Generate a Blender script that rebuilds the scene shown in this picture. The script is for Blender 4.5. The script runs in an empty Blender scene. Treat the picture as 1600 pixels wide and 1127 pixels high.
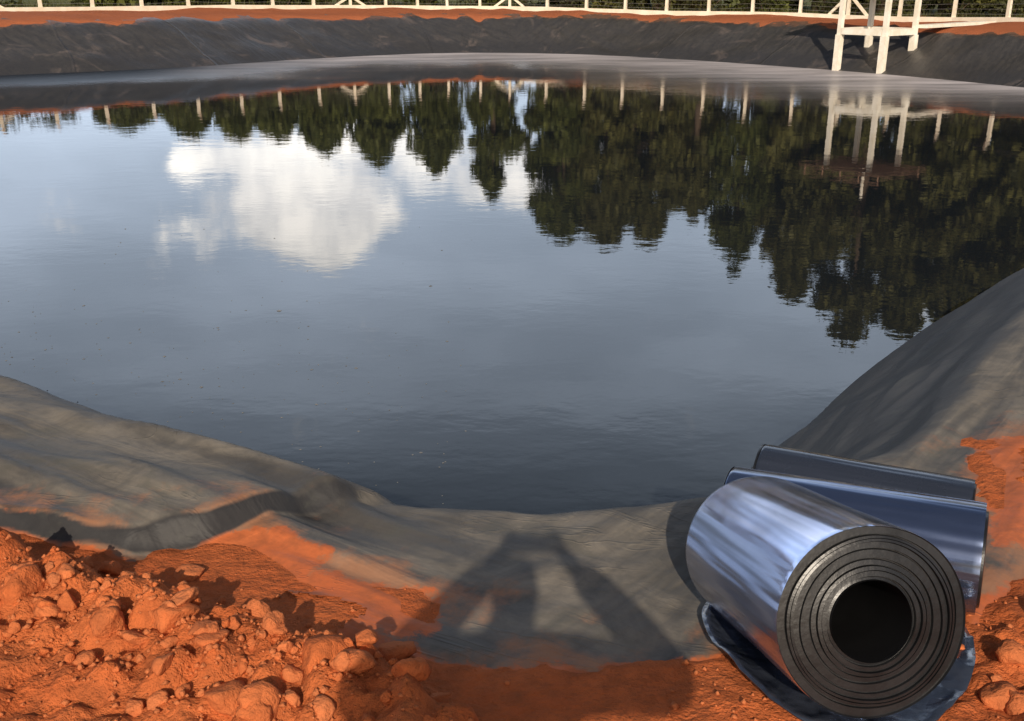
import bpy, bmesh, math, random
import numpy as np
from mathutils import Vector, Matrix, Euler, noise as mnoise

R = math.radians
random.seed(7)
rng = np.random.default_rng(11)
scene = bpy.context.scene
COL = scene.collection

# ------------------------------------------------------------------ camera
CAM_H = 3.2
PITCH = R(20.2)
cam_d = bpy.data.cameras.new('camera')
cam_d.sensor_width = 36.0
cam_d.lens = 36.0
cam_d.clip_start = 0.02
cam_d.clip_end = 12000
cam = bpy.data.objects.new('camera', cam_d)
COL.objects.link(cam)
cam.location = (0, 0, CAM_H)
cam.rotation_euler = (R(90) - PITCH, 0, 0)
scene.camera = cam

# ------------------------------------------------------------------ exposure, world, sun
scene.view_settings.view_transform = 'Standard'
scene.view_settings.look = 'None'
scene.view_settings.gamma = 1
scene.view_settings.exposure = 0.0
scene.cycles.use_denoising = True
scene.cycles.max_bounces = 6
scene.cycles.transparent_max_bounces = 8

SUN_ELEV = R(30.0)
SUN_AZ = R(1.3)                    # the light travels this far to the right of straight ahead
to_sun = Vector((-math.sin(SUN_AZ) * math.cos(SUN_ELEV), -math.cos(SUN_AZ) * math.cos(SUN_ELEV), math.sin(SUN_ELEV)))
sun_d = bpy.data.lights.new('sun', 'SUN')
sun_d.energy = 4.3
sun_d.angle = R(0.55)
sun_d.color = (1.0, 0.87, 0.70)
sun = bpy.data.objects.new('sun', sun_d)
COL.objects.link(sun)
sun.location = (-2, -30, 30)
sun.rotation_euler = to_sun.to_track_quat('Z', 'Y').to_euler()


class NT:
    """small helper to write node trees"""
    def __init__(self, tree):
        self.t = tree
        self.n = tree.nodes
        self.l = tree.links

    def node(self, typ, **kw):
        nd = self.n.new(typ)
        for k, v in kw.items():
            setattr(nd, k, v)
        return nd

    def put(self, sock, v):
        if v is None:
            return
        if hasattr(v, 'is_output'):
            self.l.new(v, sock)
        else:
            if sock.type == 'RGBA' and hasattr(v, '__len__') and len(v) == 3:
                v = (*v, 1.0)
            sock.default_value = v

    def math(self, op, a, b=None, c=None, clamp=False):
        nd = self.node('ShaderNodeMath', operation=op, use_clamp=clamp)
        for i, v in enumerate((a, b, c)):
            if v is not None:
                self.put(nd.inputs[i], v)
        return nd.outputs[0]

    def vmath(self, op, a, b=None):
        nd = self.node('ShaderNodeVectorMath', operation=op)
        self.put(nd.inputs[0], a)
        if b is not None:
            self.put(nd.inputs[1], b)
        return nd.outputs['Value'] if op in ('LENGTH', 'DOT_PRODUCT') else nd.outputs['Vector']

    def noise(self, vec, scale, detail=4, rough=0.55, dist=0.0, out=0):
        nd = self.node('ShaderNodeTexNoise')
        self.put(nd.inputs['Vector'], vec)
        nd.inputs['Scale'].default_value = scale
        nd.inputs['Detail'].default_value = detail
        nd.inputs['Roughness'].default_value = rough
        nd.inputs['Distortion'].default_value = dist
        return nd.outputs[out]

    def mapr(self, v, a, b, c=0.0, d=1.0, smooth=True):
        nd = self.node('ShaderNodeMapRange')
        nd.interpolation_type = 'SMOOTHSTEP' if smooth else 'LINEAR'
        self.put(nd.inputs[0], v)
        for i, x in enumerate((a, b, c, d)):
            self.put(nd.inputs[1 + i], x)
        return nd.outputs[0]

    def mix(self, fac, a, b, mode='MIX'):
        nd = self.node('ShaderNodeMix', data_type='RGBA', blend_type=mode)
        self.put(nd.inputs[0], fac)
        self.put(nd.inputs[6], a)
        self.put(nd.inputs[7], b)
        return nd.outputs[2]

    def mapping(self, vec, scale=(1, 1, 1), rot=(0, 0, 0), loc=(0, 0, 0)):
        nd = self.node('ShaderNodeMapping')
        self.put(nd.inputs['Vector'], vec)
        nd.inputs['Scale'].default_value = scale
        nd.inputs['Rotation'].default_value = rot
        nd.inputs['Location'].default_value = loc
        return nd.outputs[0]

    def bump(self, height, strength=1.0, dist=0.02, normal=None):
        nd = self.node('ShaderNodeBump')
        nd.inputs['Strength'].default_value = strength
        self.put(nd.inputs['Distance'], dist)
        self.put(nd.inputs['Height'], height)
        if normal is not None:
            self.put(nd.inputs['Normal'], normal)
        return nd.outputs[0]


world = bpy.data.worlds.new('World')
scene.world = world
world.use_nodes = True
w = NT(world.node_tree)
w.n.clear()
sky = w.node('ShaderNodeTexSky', sky_type='NISHITA')
sky.sun_disc = False
sky.sun_elevation = SUN_ELEV
sky.sun_rotation = math.atan2(to_sun.x, to_sun.y)
sky.air_density = 1.0
sky.dust_density = 3.0
sky.ozone_density = 1.0
SKY_STRENGTH = 0.085
tc = w.node('ShaderNodeTexCoord')
sep = w.node('ShaderNodeSeparateXYZ')
w.put(sep.inputs[0], tc.outputs['Generated'])
yy = w.math('MAXIMUM', sep.outputs['Y'], 0.05)
px = w.math('DIVIDE', sep.outputs['X'], yy)
pz = w.math('DIVIDE', sep.outputs['Z'], yy)
front = w.mapr(sep.outputs['Y'], 0.15, 0.4)
comb = w.node('ShaderNodeCombineXYZ')
w.put(comb.inputs[0], px)
w.put(comb.inputs[1], pz)
pv = comb.outputs[0]
n_big = w.noise(pv, 7.0, 7, 0.58)
n_fine = w.noise(pv, 19.0, 6, 0.6)


def blob(cx, cz, rx, rz, amp=1.0):
    """an elliptical puff of cloud, in slope coordinates of the sky (x/y, z/y)"""
    a = w.math('DIVIDE', w.math('SUBTRACT', px, cx), rx)
    b = w.math('DIVIDE', w.math('SUBTRACT', pz, cz), rz)
    r2 = w.math('ADD', w.math('MULTIPLY', a, a), w.math('MULTIPLY', b, b))
    return w.math('MULTIPLY', w.math('EXPONENT', w.math('MULTIPLY', r2, -1.0)), amp)


puffs = [(-0.185, 0.243, 0.045, 0.026, .95), (-0.210, 0.222, 0.066, 0.028, .95), (-0.135, 0.212, 0.040, 0.022, .75),
         (-0.160, 0.180, 0.055, 0.022, .7), (-0.225, 0.188, 0.075, 0.026, .72), (-0.285, 0.158, 0.055, 0.016, .8), (-0.325, 0.170, 0.020, 0.022, .6), (-0.17, 0.145, 0.090, 0.018, .7),
         (-0.03, 0.185, 0.050, 0.022, .6), (0.02, 0.180, 0.05, 0.024, .65), (-0.06, 0.150, 0.09, 0.024, .55),
         (0.15, 0.16, 0.12, 0.04, .6), (0.55, 0.30, 0.16, 0.05, .8), (-0.75, 0.2, 0.14, 0.04, .8), (0.9, 0.25, .2, .06, .8)]
acc = None
for p in puffs:
    b_ = blob(*p)
    acc = b_ if acc is None else w.math('MAXIMUM', acc, w.math('ADD', w.math('MULTIPLY', acc, .85), w.math('MULTIPLY', b_, .75)))
acc = w.math('ADD', acc, w.math('MULTIPLY', w.math('SUBTRACT', n_big, 0.5), 1.5))
acc = w.math('ADD', acc, w.math('MULTIPLY', w.math('SUBTRACT', n_fine, 0.5), 0.9))
cloud = w.math('MULTIPLY', w.mapr(acc, 0.20, 0.50), front)
shade = w.mapr(w.math('ADD', w.noise(pv, 13.0, 5, 0.6), w.math('MULTIPLY', acc, 0.16)), 0.42, 0.75, 0.0, 1.0)
cloud_col = w.mix(shade, (1.75, 1.76, 1.80), (3.0, 2.86, 2.66))
# thin bright overcast in the lower half of the sky opposite the sun
vn = w.mapr(w.noise(w.mapping(pv, (1.0, 3.2, 1.0), (0, 0, 0.25)), 3.0, 5, 0.5), 0.36, 0.70, 0.66, 1.0)
low = w.mapr(pz, 0.36, 0.66, 1.0, 0.0)
up_ = w.mapr(sep.outputs['Z'], -0.05, 0.0)
veil = w.math('MULTIPLY', w.math('MULTIPLY', vn, low), w.math('MULTIPLY', front, up_))
base = w.mix(1.0, sky.outputs[0], (SKY_STRENGTH,) * 3, 'MULTIPLY')
base = w.mix(veil, base, (1.36, 1.60, 1.96))
final = w.mix(cloud, base, cloud_col)
bg = w.node('ShaderNodeBackground')
w.put(bg.inputs[0], final)
bg.inputs[1].default_value = 1.0
wo = w.node('ShaderNodeOutputWorld')
w.l.new(bg.outputs[0], wo.inputs[0])


# ------------------------------------------------------------------ object helpers
def tag(o, label=None, cat=None, group=None, kind=None):
    if label: o['label'] = label
    if cat: o['category'] = cat
    if group: o['group'] = group
    if kind: o['kind'] = kind
    return o


def empty(name, loc=(0, 0, 0), rz=0.0):
    o = bpy.data.objects.new(name, None)
    o.empty_display_size = 0.2
    COL.objects.link(o)
    o.location = loc
    o.rotation_euler = (0, 0, rz)
    return o


def mesh_np(name, verts, faces, mat=None, parent=None, smooth=True, attrs=None):
    """faces: (n,4) or (n,3) int array"""
    me = bpy.data.meshes.new(name)
    verts = np.asarray(verts, dtype=np.float32)
    faces = np.asarray(faces, dtype=np.int32)
    k = faces.shape[1]
    me.vertices.add(len(verts))
    me.vertices.foreach_set('co', verts.ravel())
    me.loops.add(faces.size)
    me.loops.foreach_set('vertex_index', faces.ravel())
    me.polygons.add(len(faces))
    me.polygons.foreach_set('loop_start', np.arange(0, faces.size, k, dtype=np.int32))
    me.polygons.foreach_set('use_smooth', np.full(len(faces), smooth, dtype=bool))
    me.update(calc_edges=True)
    me.validate()
    for an, av in (attrs or {}).items():
        at = me.attributes.new(an, 'FLOAT', 'POINT')
        at.data.foreach_set('value', np.asarray(av, dtype=np.float32))
    if mat: me.materials.append(mat)
    o = bpy.data.objects.new(name, me)
    COL.objects.link(o)
    if parent: o.parent = parent
    return o


def obj(name, bm, mat=None, parent=None, smooth=False):
    me = bpy.data.meshes.new(name)
    bmesh.ops.recalc_face_normals(bm, faces=bm.faces[:])
    for f in bm.faces: f.smooth = smooth
    bm.to_mesh(me)
    bm.free()
    if mat: me.materials.append(mat)
    o = bpy.data.objects.new(name, me)
    COL.objects.link(o)
    if parent: o.parent = parent
    return o


def frame_of(d):
    d = Vector(d).normalized()
    up = Vector((0, 0, 1)) if abs(d.z) < 0.95 else Vector((1, 0, 0))
    a = d.cross(up).normalized()
    b = a.cross(d).normalized()
    return a, b, d


def add_bar(bm, p0, p1, wa, wb, bevel=0.0):
    """rectangular bar from p0 to p1; wa across, wb upward"""
    p0, p1 = Vector(p0), Vector(p1)
    a, b, d = frame_of(p1 - p0)
    vs = []
    for p in (p0, p1):
        for sa, sb in ((-1, -1), (1, -1), (1, 1), (-1, 1)):
            vs.append(bm.verts.new(p + a * wa / 2 * sa + b * wb / 2 * sb))
    fs = [bm.faces.new([vs[i] for i in q]) for q in
          ((3, 2, 1, 0), (4, 5, 6, 7), (0, 1, 5, 4), (1, 2, 6, 5), (2, 3, 7, 6), (3, 0, 4, 7))]
    if bevel > 0:
        es = list({e for f in fs for e in f.edges})
        bmesh.ops.bevel(bm, geom=es, offset=bevel, segments=2, affect='EDGES', profile=0.5)


def add_tube(bm, pts, radii, seg=10, cap=True):
    pts = [Vector(p) for p in pts]
    rings = []
    for i, p in enumerate(pts):
        d = pts[min(i + 1, len(pts) - 1)] - pts[max(i - 1, 0)]
        a, b, _ = frame_of(d)
        r = radii[i] if hasattr(radii, '__len__') else radii
        rings.append([bm.verts.new(p + (a * math.cos(t) + b * math.sin(t)) * r)
                      for t in [2 * math.pi * k / seg for k in range(seg)]])
    for i in range(len(rings) - 1):
        for k in range(seg):
            bm.faces.new((rings[i][k], rings[i][(k + 1) % seg], rings[i + 1][(k + 1) % seg], rings[i + 1][k]))
    if cap:
        bm.faces.new(rings[0][::-1])
        bm.faces.new(rings[-1])


# ------------------------------------------------------------------ numpy noise
_perm = rng.permutation(1024)
_g = rng.normal(size=(1024, 2))
_g /= np.linalg.norm(_g, axis=1)[:, None]


def perlin(x, y):
    xi = np.floor(x).astype(int); yi = np.floor(y).astype(int)
    xf = x - xi; yf = y - yi
    u = xf * xf * xf * (xf * (xf * 6 - 15) + 10); v = yf * yf * yf * (yf * (yf * 6 - 15) + 10)

    def g(ix, iy, dx, dy):
        h = _perm[(_perm[ix & 1023] + iy) & 1023]
        return _g[h, 0] * dx + _g[h, 1] * dy
    a = g(xi, yi, xf, yf); b = g(xi + 1, yi, xf - 1, yf)
    c = g(xi, yi + 1, xf, yf - 1); d = g(xi + 1, yi + 1, xf - 1, yf - 1)
    return (a + u * (b - a) + v * ((c + u * (d - c)) - (a + u * (b - a)))) * 1.4


def fbm(x, y, oct=4, gain=0.5):
    s = 0.0; a = 1.0
    for i in range(oct):
        s = s + a * perlin(x * 2 ** i + 17.3 * i, y * 2 ** i - 9.1 * i)
        a *= gain
    return s


def sstep(a, b, x):
    t = np.clip((x - a) / (b - a), 0, 1)
    return t * t * (3 - 2 * t)


def chaikin(pts, n=2, closed=True):
    p = np.array(pts, float)
    for _ in range(n):
        q = np.roll(p, -1, 0) if closed else p[1:]
        p0 = p if closed else p[:-1]
        r = np.empty((2 * len(p0), 2))
        r[0::2] = .75 * p0 + .25 * q
        r[1::2] = .25 * p0 + .75 * q
        if not closed:
            r = np.vstack([p[:1], r, p[-1:]])
        p = r
    return p


def seg_dist(x, y, pts, closed=True):
    """unsigned distance, plus the side (cross product sign) of the nearest segment"""
    best = np.full(x.shape, 1e9); side = np.zeros(x.shape)
    n = len(pts)
    for i in range(n if closed else n - 1):
        a = pts[i]; b = pts[(i + 1) % n]
        ex, ey = b - a
        L2 = ex * ex + ey * ey + 1e-12
        t = np.clip(((x - a[0]) * ex + (y - a[1]) * ey) / L2, 0, 1)
        dx = x - (a[0] + t * ex); dy = y - (a[1] + t * ey)
        d = dx * dx + dy * dy
        m = d < best
        best = np.where(m, d, best)
        side = np.where(m, ex * (y - a[1]) - ey * (x - a[0]), side)
    return np.sqrt(best), side


def inside(x, y, pts):
    c = np.zeros(x.shape, bool)
    n = len(pts)
    for i in range(n):
        x0, y0 = pts[i]; x1, y1 = pts[(i + 1) % n]
        if y0 == y1: continue
        m = ((y0 > y) != (y1 > y)) & (x < (x1 - x0) * (y - y0) / (y1 - y0) + x0)
        c ^= m
    return c


# ------------------------------------------------------------------ the lie of the land
POND = chaikin([(0.16, 4.10), (0.86, 4.76), (1.56, 6.42), (2.18, 7.07), (2.89, 8.12), (3.59, 9.02), (4.5, 10.11), (5.99, 11.59),
                (13.5, 19.5), (18.5, 26), (18.8, 31), (16.82, 34.66), (15.06, 38.32), (12.74, 41.82), (8.51, 47.19),
                (3.12, 52.06), (-2.54, 53.06), (-6.13, 51.11), (-10.01, 47.6), (-13.1, 43.48), (-16.16, 41.2),
                (-19.05, 39.42), (-24.5, 35), (-26, 29), (-20, 19), (-11, 11.4), (-2.15, 6.05), (-0.98, 5.18), (-0.42, 4.60)], 2)
SOIL_EDGE = np.array([(-9, 7.6), (-4.2, 4.3), (-2.61, 3.37), (-1.84, 3.25), (-1.58, 3.16), (-1.28, 3.06), (-1.25, 3.14), (-1.13, 3.16),
                      (-0.97, 3.27), (-0.82, 3.21), (-0.69, 3.1), (-0.69, 2.98), (-0.42, 2.92), (-0.25, 2.82), (-0.26, 2.7),
                      (-0.39, 2.63), (-0.3, 2.55), (-0.18, 2.48), (0.11, 2.46), (0.37, 2.48), (0.58, 2.52), (0.97, 2.62),
                      (1.52, 2.82), (1.69, 2.92), (2.46, 3.14), (4.0, 3.7), (9, 7), (9, -9), (-9, -9)])
SOIL_PATCH = np.array([(2.06, 4.1), (2.4, 4.15), (2.5, 3.64), (2.05, 3.15), (1.76, 3.2), (1.88, 3.64)])
FOLD = np.array([(-5.5, 4.9), (-2.64, 3.41), (-1.86, 3.28), (-1.59, 3.2), (-1.35, 3.14), (-1.08, 3.23), (-0.89, 3.41), (-0.6, 3.61), (-0.36, 3.68)])
RIDGE = np.array([(-4.5, 3.9), (-2.39, 3.02), (-1.67, 2.86), (-1.03, 2.62), (-0.68, 2.44), (-0.38, 2.33), (-0.15, 2.05)])

_dt = np.linspace(-6, 60, 3301)


def _prof(pts, k):
    z = np.interp(_dt, [p[0] for p in pts], [p[1] for p in pts])
    ker = np.hanning(k); ker /= ker.sum()
    zp = np.pad(z, k, mode='edge')
    return np.convolve(zp, ker, 'same')[k:-k]


PROF_NEAR = _prof([(-6, -2.6), (-2, -2.0), (0, 0), (1.15, 1.29), (2.3, 1.36), (4.6, 1.66), (8, 1.72), (60, 1.75)], 15)
PROF_FAR = _prof([(-6, -2.6), (-3, -1.4), (0, 0), (3.3, 1.50), (4.3, 1.68), (8, 1.80), (60, 1.82)], 31)


def land(x, y):
    x = np.asarray(x, float); y = np.asarray(y, float)
    du, _ = seg_dist(x, y, POND)
    d = np.where(inside(x, y, POND), -du, du)
    wn = 1 - sstep(13, 26, y)
    d_true = d
    d = d * (1 + 0.85 * np.exp(-((x - 0.15) ** 2 + (y - 4.0) ** 2) / 0.85))
    d = np.where(d > 0, d * (1 - 0.21 * sstep(1.2, 3.0, x) * wn), d)
    zf = np.interp(d, _dt, PROF_FAR) * (1 + np.clip(-x, -26, 26) / 26 * 0.13)
    zb = wn * np.interp(d, _dt, PROF_NEAR) + (1 - wn) * zf
    e1, _ = seg_dist(x, y, SOIL_EDGE)
    s1 = np.where(inside(x, y, SOIL_EDGE), e1, -e1)
    e2, _ = seg_dist(x, y, SOIL_PATCH)
    s2 = np.where(inside(x, y, SOIL_PATCH), e2, -e2)
    near_sd = np.maximum(np.maximum(s1, s2 * 0.9), d - 4.4)
    near_sd = near_sd + 0.045 * fbm(x * 6, y * 6, 4, .6)
    far_sd = d - 3.5 + 0.35 * fbm(x * 0.5, y * 0.5, 3)
    sd = wn * near_sd + (1 - wn) * far_sd
    # the liner: fold, wrinkles along the bank, creases
    fd, fs = seg_dist(x, y, FOLD, False)
    sf = np.where(fs > 0, fd, -fd)                         # positive on the pond side
    fade = sstep(-0.30, -0.75, x)
    step = 0.085 * sstep(-0.02, 0.06, sf + 0.012 * fbm(x * 2.2, y * 2.2, 2)) * fade * (1 - sstep(0.35, 1.6, sf)) * wn
    cx = x * 0.86 - y * 0.51; cy = x * 0.51 + y * 0.86    # along and across the left bank
    bx = x * 0.62 + y * 0.78; by = -x * 0.78 + y * 0.62   # along and across the right bank
    left = sstep(0.2, -0.8, x); right = sstep(0.5, 1.3, x)
    wr = left * (0.050 * fbm(cx * 0.75 + 3, cy * 3.2, 3, .5) + 0.030 * (0.5 - np.abs(fbm(cx * 0.7 - 4, cy * 3.6, 2)))) \
        + right * (0.036 * fbm(bx * 0.45, by * 2.6, 2, .5) + 0.040 * (0.6 - np.abs(fbm(bx * 0.5 + 8, by * 3.2, 2)))) \
        + (1 - left) * (1 - right) * 0.022 * fbm(x * 1.6, y * 2.2, 3)
    wr = wr * sstep(0.0, 0.6, d + 0.2)
    farw = 0.13 * fbm(x * 0.3, y * 0.3, 3, .45) + 0.12 * (0.5 - np.abs(fbm(x * 0.8 + y * 0.5, y * 0.22 - x * .1, 3)))
    zl = zb + step + wn * wr + (1 - wn) * farw * sstep(-0.2, 0.8, d)
    # the soil: lower than the liner where the liner lies, heaped beside it
    rd, rs = seg_dist(x, y, RIDGE, False)
    beyond = np.where(rs > 0, rd, -rd) + 0.05 * fbm(x * 6, y * 6, 2)
    drop = 1 - sstep(-0.02, 0.13, beyond) * sstep(0.9, 0.2, x)
    ridge = 0.085 * np.exp(-(rd / 0.3) ** 2) + 0.055 * np.exp(-(rd / 0.8) ** 2)
    heap = sstep(0.0, 0.22, np.where(wn > .5, np.minimum(sd, np.maximum(s1, d_true - 4.6) + .05), sd))
    lumps = 0.095 * np.abs(fbm(x * 5.5, y * 5.5, 2)) + 0.030 * np.abs(fbm(x * 11, y * 11, 2, .5)) + 0.010 * fbm(x * 22, y * 22, 2)
    lum_mask = 0.35 + 0.65 * np.exp(-(rd / 0.5) ** 2) + 0.35 * sstep(0.9, 1.5, x)
    mnd = 0.0
    zn = zb + np.clip((sd + 0.02) * 0.28, -0.09, 0.012) + heap * ((ridge + lumps * lum_mask) * (0.06 + 0.94 * drop) + mnd)
    berm = 0.16 * fbm(x * 0.16, y * 0.16, 3) + 0.05 * fbm(x * .7, y * .7, 2)
    zfar = zb + np.clip(sd * 0.7, -0.25, 0.05) + sstep(0, 1.5, sd) * berm * (1 - 0.0 * x)
    far_und = sstep(60, 400, np.hypot(x, y)) * 0.6 * fbm(x * .01, y * .01, 2)
    zs = wn * zn + (1 - wn) * zfar + far_und
    return d, sd, zl, zs, wn


def ground_z(x, y):
    _, sd, zl, zs, _ = land(np.array([x]), np.array([y]))
    return float(zs[0] if sd[0] > 0.12 else max(zl[0], zs[0]))


def lines(segs):
    out = []
    for a, b, s in segs:
        out.append(np.arange(a, b, s))
    return np.concatenate(out + [np.array([segs[-1][1]])])


xs = np.concatenate([[-6000, -2500, -1000, -500, -250, -150, -100, -75], lines([(-60, -30, 1.5), (-30, -6, 0.45), (-6, -2.6, 0.07), (-2.6, 2.6, 0.018), (2.6, 6, 0.07), (6, 28, 0.45), (28, 60, 1.5)]),
                     [75, 100, 150, 250, 500, 1000, 2500, 6000]])
ys = np.concatenate([[-6000, -2000, -800, -300, -120, -60, -30], lines([(-20, -3, 0.8), (-3, 1.6, 0.1), (1.6, 3.5, 0.018), (3.5, 6.5, 0.035), (6.5, 13, 0.12), (13, 34, 0.5), (34, 62, 0.25), (62, 100, 1.2)]),
                     [120, 160, 250, 400, 800, 1500, 3000, 6000]])
GX, GY = np.meshgrid(xs, ys)
gd, gsd, gzl, gzs, gwn = land(GX.ravel(), GY.ravel())
nx, ny = len(xs), len(ys)
idx = np.arange(nx * ny).reshape(ny, nx)
quads = np.stack([idx[:-1, :-1], idx[:-1, 1:], idx[1:, 1:], idx[1:, :-1]], -1).reshape(-1, 4)


# ------------------------------------------------------------------ materials
def new_mat(name):
    m = bpy.data.materials.new(name)
    m.use_nodes = True
    t = NT(m.node_tree)
    t.n.clear()
    b = t.node('ShaderNodeBsdfPrincipled')
    o = t.node('ShaderNodeOutputMaterial')
    t.l.new(b.outputs[0], o.inputs[0])
    return m, t, b


def attr(t, name):
    nd = t.node('ShaderNodeAttribute')
    nd.attribute_name = name
    return nd.outputs['Fac']


def soil_colors(t, pos):
    n1 = t.noise(pos, 1.6, 5, 0.6)
    n2 = t.noise(pos, 14.0, 5, 0.65)
    c = t.mix(t.mapr(n1, 0.3, 0.7), (0.48, 0.112, 0.034), (0.60, 0.162, 0.052))
    c = t.mix(t.mapr(n2, 0.35, 0.72), c, (0.36, 0.098, 0.034))
    return c


def make_ground_mat():
    m, t, b = new_mat('red_soil_ground')
    g = t.node('ShaderNodeNewGeometry')
    pos = g.outputs['Position']
    c = soil_colors(t, pos)
    dd = attr(t, 'pond_distance')
    grass_n = t.noise(pos, 0.6, 5, 0.6)
    gcol = t.mix(t.mapr(t.noise(pos, 3.0, 4, .6), 0.3, 0.7), (0.055, 0.075, 0.022), (0.14, 0.13, 0.05))
    fac = t.mapr(t.math('ADD', dd, t.math('MULTIPLY', grass_n, 3.0)), 11.5, 13.5)
    farm = t.mapr(t.node('ShaderNodeSeparateXYZ').outputs[0], 0, 1)
    sx = t.node('ShaderNodeSeparateXYZ'); t.put(sx.inputs[0], pos)
    fac = t.math('MULTIPLY', fac, t.mapr(sx.outputs['Y'], 14, 24))
    c = t.mix(t.mapr(sx.outputs['Y'], 12, 28, 0, 0.8), c, (0.30, 0.105, 0.052))
    c = t.mix(fac, c, gcol)
    t.put(b.inputs['Base Color'], c)
    b.inputs['Roughness'].default_value = 0.95
    b.inputs['Specular IOR Level'].default_value = 0.1
    h = t.math('ADD', t.math('MULTIPLY', t.noise(pos, 22, 6, 0.62), 1.0), t.math('MULTIPLY', t.noise(pos, 70, 3, 0.6), 0.35))
    t.put(b.inputs['Normal'], t.bump(h, 0.9, 0.035))
    return m


def make_clod_mat():
    m, t, b = new_mat('red_soil_clod')
    g = t.node('ShaderNodeNewGeometry')
    pos = g.outputs['Position']
    c = soil_colors(t, pos)
    oi = t.node('ShaderNodeObjectInfo')
    c = t.mix(t.math('MULTIPLY', oi.outputs['Random'], 0.35), c, (0.54, 0.22, 0.10))
    t.put(b.inputs['Base Color'], c)
    b.inputs['Roughness'].default_value = 0.95
    b.inputs['Specular IOR Level'].default_value = 0.1
    h = t.math('ADD', t.noise(pos, 28, 5, 0.65), t.math('MULTIPLY', t.noise(pos, 90, 3, .6), .4))
    t.put(b.inputs['Normal'], t.bump(h, 0.8, 0.02))
    return m


def make_liner_mat():
    m, t, b = new_mat('black_geomembrane')
    g = t.node('ShaderNodeNewGeometry')
    pos = g.outputs['Position']
    sx = t.node('ShaderNodeSeparateXYZ'); t.put(sx.inputs[0], pos)
    sn = t.node('ShaderNodeSeparateXYZ'); t.put(sn.inputs[0], g.outputs['Normal'])
    soil = attr(t, 'soil_distance')            # negative on the bare liner
    near = t.mapr(sx.outputs['Y'], 14.0, 24.0, 1.0, 0.0)
    up = t.mapr(sn.outputs['Z'], 0.72, 0.95)
    big = t.noise(pos, 0.9, 5, 0.6, 0.4)
    fine = t.noise(pos, 6.0, 6, 0.65, 0.3)
    blot = t.noise(t.mapping(pos, (1, 1, 1)), 3.2, 5, 0.7, 0.8)
    sl = t.noise(t.mapping(t.mapping(pos, (1, 1, 1), (0, 0, R(30.7))), (0.5, 3.4, 1)), 1.5, 4, .55, .3)
    sr = t.noise(t.mapping(t.mapping(pos, (1, 1, 1), (0, 0, R(-51.5))), (0.45, 3.4, 1)), 1.5, 4, .55, .3)
    streak = t.math('ADD', t.math('MULTIPLY', sl, t.mapr(sx.outputs['X'], -.4, .6, 1, 0)), t.math('MULTIPLY', sr, t.mapr(sx.outputs['X'], -.4, .6, 0, 1)))
    dust = t.math('MULTIPLY', up, t.mapr(big, 0.2, 0.6, 0.55, 1.0))
    dust = t.math('MULTIPLY', dust, t.mapr(streak, 0.36, 0.58, 0.28, 1.0))
    dust = t.math('MULTIPLY', dust, t.mapr(fine, 0.25, 0.65, 0.6, 1.0))
    dust = t.math('MULTIPLY', dust, t.mapr(near, 0, 1, 0.14, 1.0))
    slope_d = t.mapr(attr(t, 'pond_distance'), 0.5, 1.25, 0.25, 1.0)
    dust = t.math('MULTIPLY', dust, slope_d)
    black = t.mix(fine, (0.024, 0.024, 0.026), (0.045, 0.043, 0.043))
    dustc = t.mix(t.mapr(blot, 0.35, 0.65), (0.150, 0.136, 0.116), (0.240, 0.208, 0.168))
    c = t.mix(dust, black, dustc)
    # greenish-dark damp blotches on the flat bench
    c = t.mix(t.math('MULTIPLY', t.mapr(blot, 0.52, 0.66), t.math('MULTIPLY', near, 0.45)), c, (0.070, 0.070, 0.058))
    # red soil washed on to the liner close to the heap
    red = t.mapr(t.math('ADD', soil, t.math('MULTIPLY', t.math('SUBTRACT', t.noise(pos, 3.6, 6, 0.7), 0.5), 1.5)), -0.26, 0.10)
    red = t.math('MULTIPLY', t.math('MULTIPLY', red, up), t.mapr(near, 0, 1, 0.25, 0.62))
    c = t.mix(red, c, (0.40, 0.165, 0.072))
    spill = t.mapr(t.math('ADD', soil, t.math('MULTIPLY', t.math('SUBTRACT', t.noise(pos, 9, 6, 0.75), 0.5), 0.20)), -0.045, -0.012)
    c = t.mix(t.math('MULTIPLY', spill, t.math('MULTIPLY', t.math('MULTIPLY', near, up), .95)), c, soil_colors(t, pos))
    # pale and rusty streaks down the far slope
    st = t.mapr(t.noise(t.mapping(pos, (0.5, 0.5, 0.5), (0.3, 0.2, 0.6)), 1.4, 6, 0.65, 0.9), 0.54, 0.70)
    c = t.mix(t.math('MULTIPLY', st, t.mapr(near, 0, 1, 0.5, 0.0)), c, (0.15, 0.120, 0.105))
    t.put(b.inputs['Base Color'], c)
    t.put(b.inputs['Roughness'], t.mapr(dust, 0, 1, t.mapr(near, 0, 1, 0.40, 0.55), 0.8))
    t.put(b.inputs['Specular IOR Level'], t.mapr(near, 0, 1, 0.45, 0.22))
    h = t.math('ADD', t.math('MULTIPLY', t.noise(pos, 8, 3, 0.5, 0.8), .5), t.math('MULTIPLY', streak, 1.4))
    crn = t.noise(t.mapping(t.mapping(pos, (1, 1, 1), (0, 0, R(20))), (0.7, 2.2, 1)), 2.2, 3, .5, 1.2)
    crease = t.mapr(t.math('ABSOLUTE', t.math('SUBTRACT', crn, 0.5)), 0.0, 0.022, 1.0, 0.0)
    h = t.math('ADD', h, t.math('MULTIPLY', crease, t.mapr(t.noise(pos, 1.3, 2, .5), .45, .6, 0, .16)))
    run = attr(t, 'bank_run')
    sw = t.math('ABSOLUTE', t.math('SUBTRACT', t.math('FRACT', t.math('ADD', t.math('MULTIPLY', run, 1 / 5.8), t.math('MULTIPLY', t.noise(pos, .5, 2, .5), .06))), 0.5))
    seam = t.mapr(sw, 0.0, 0.014, 1.0, 0.0)
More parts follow.
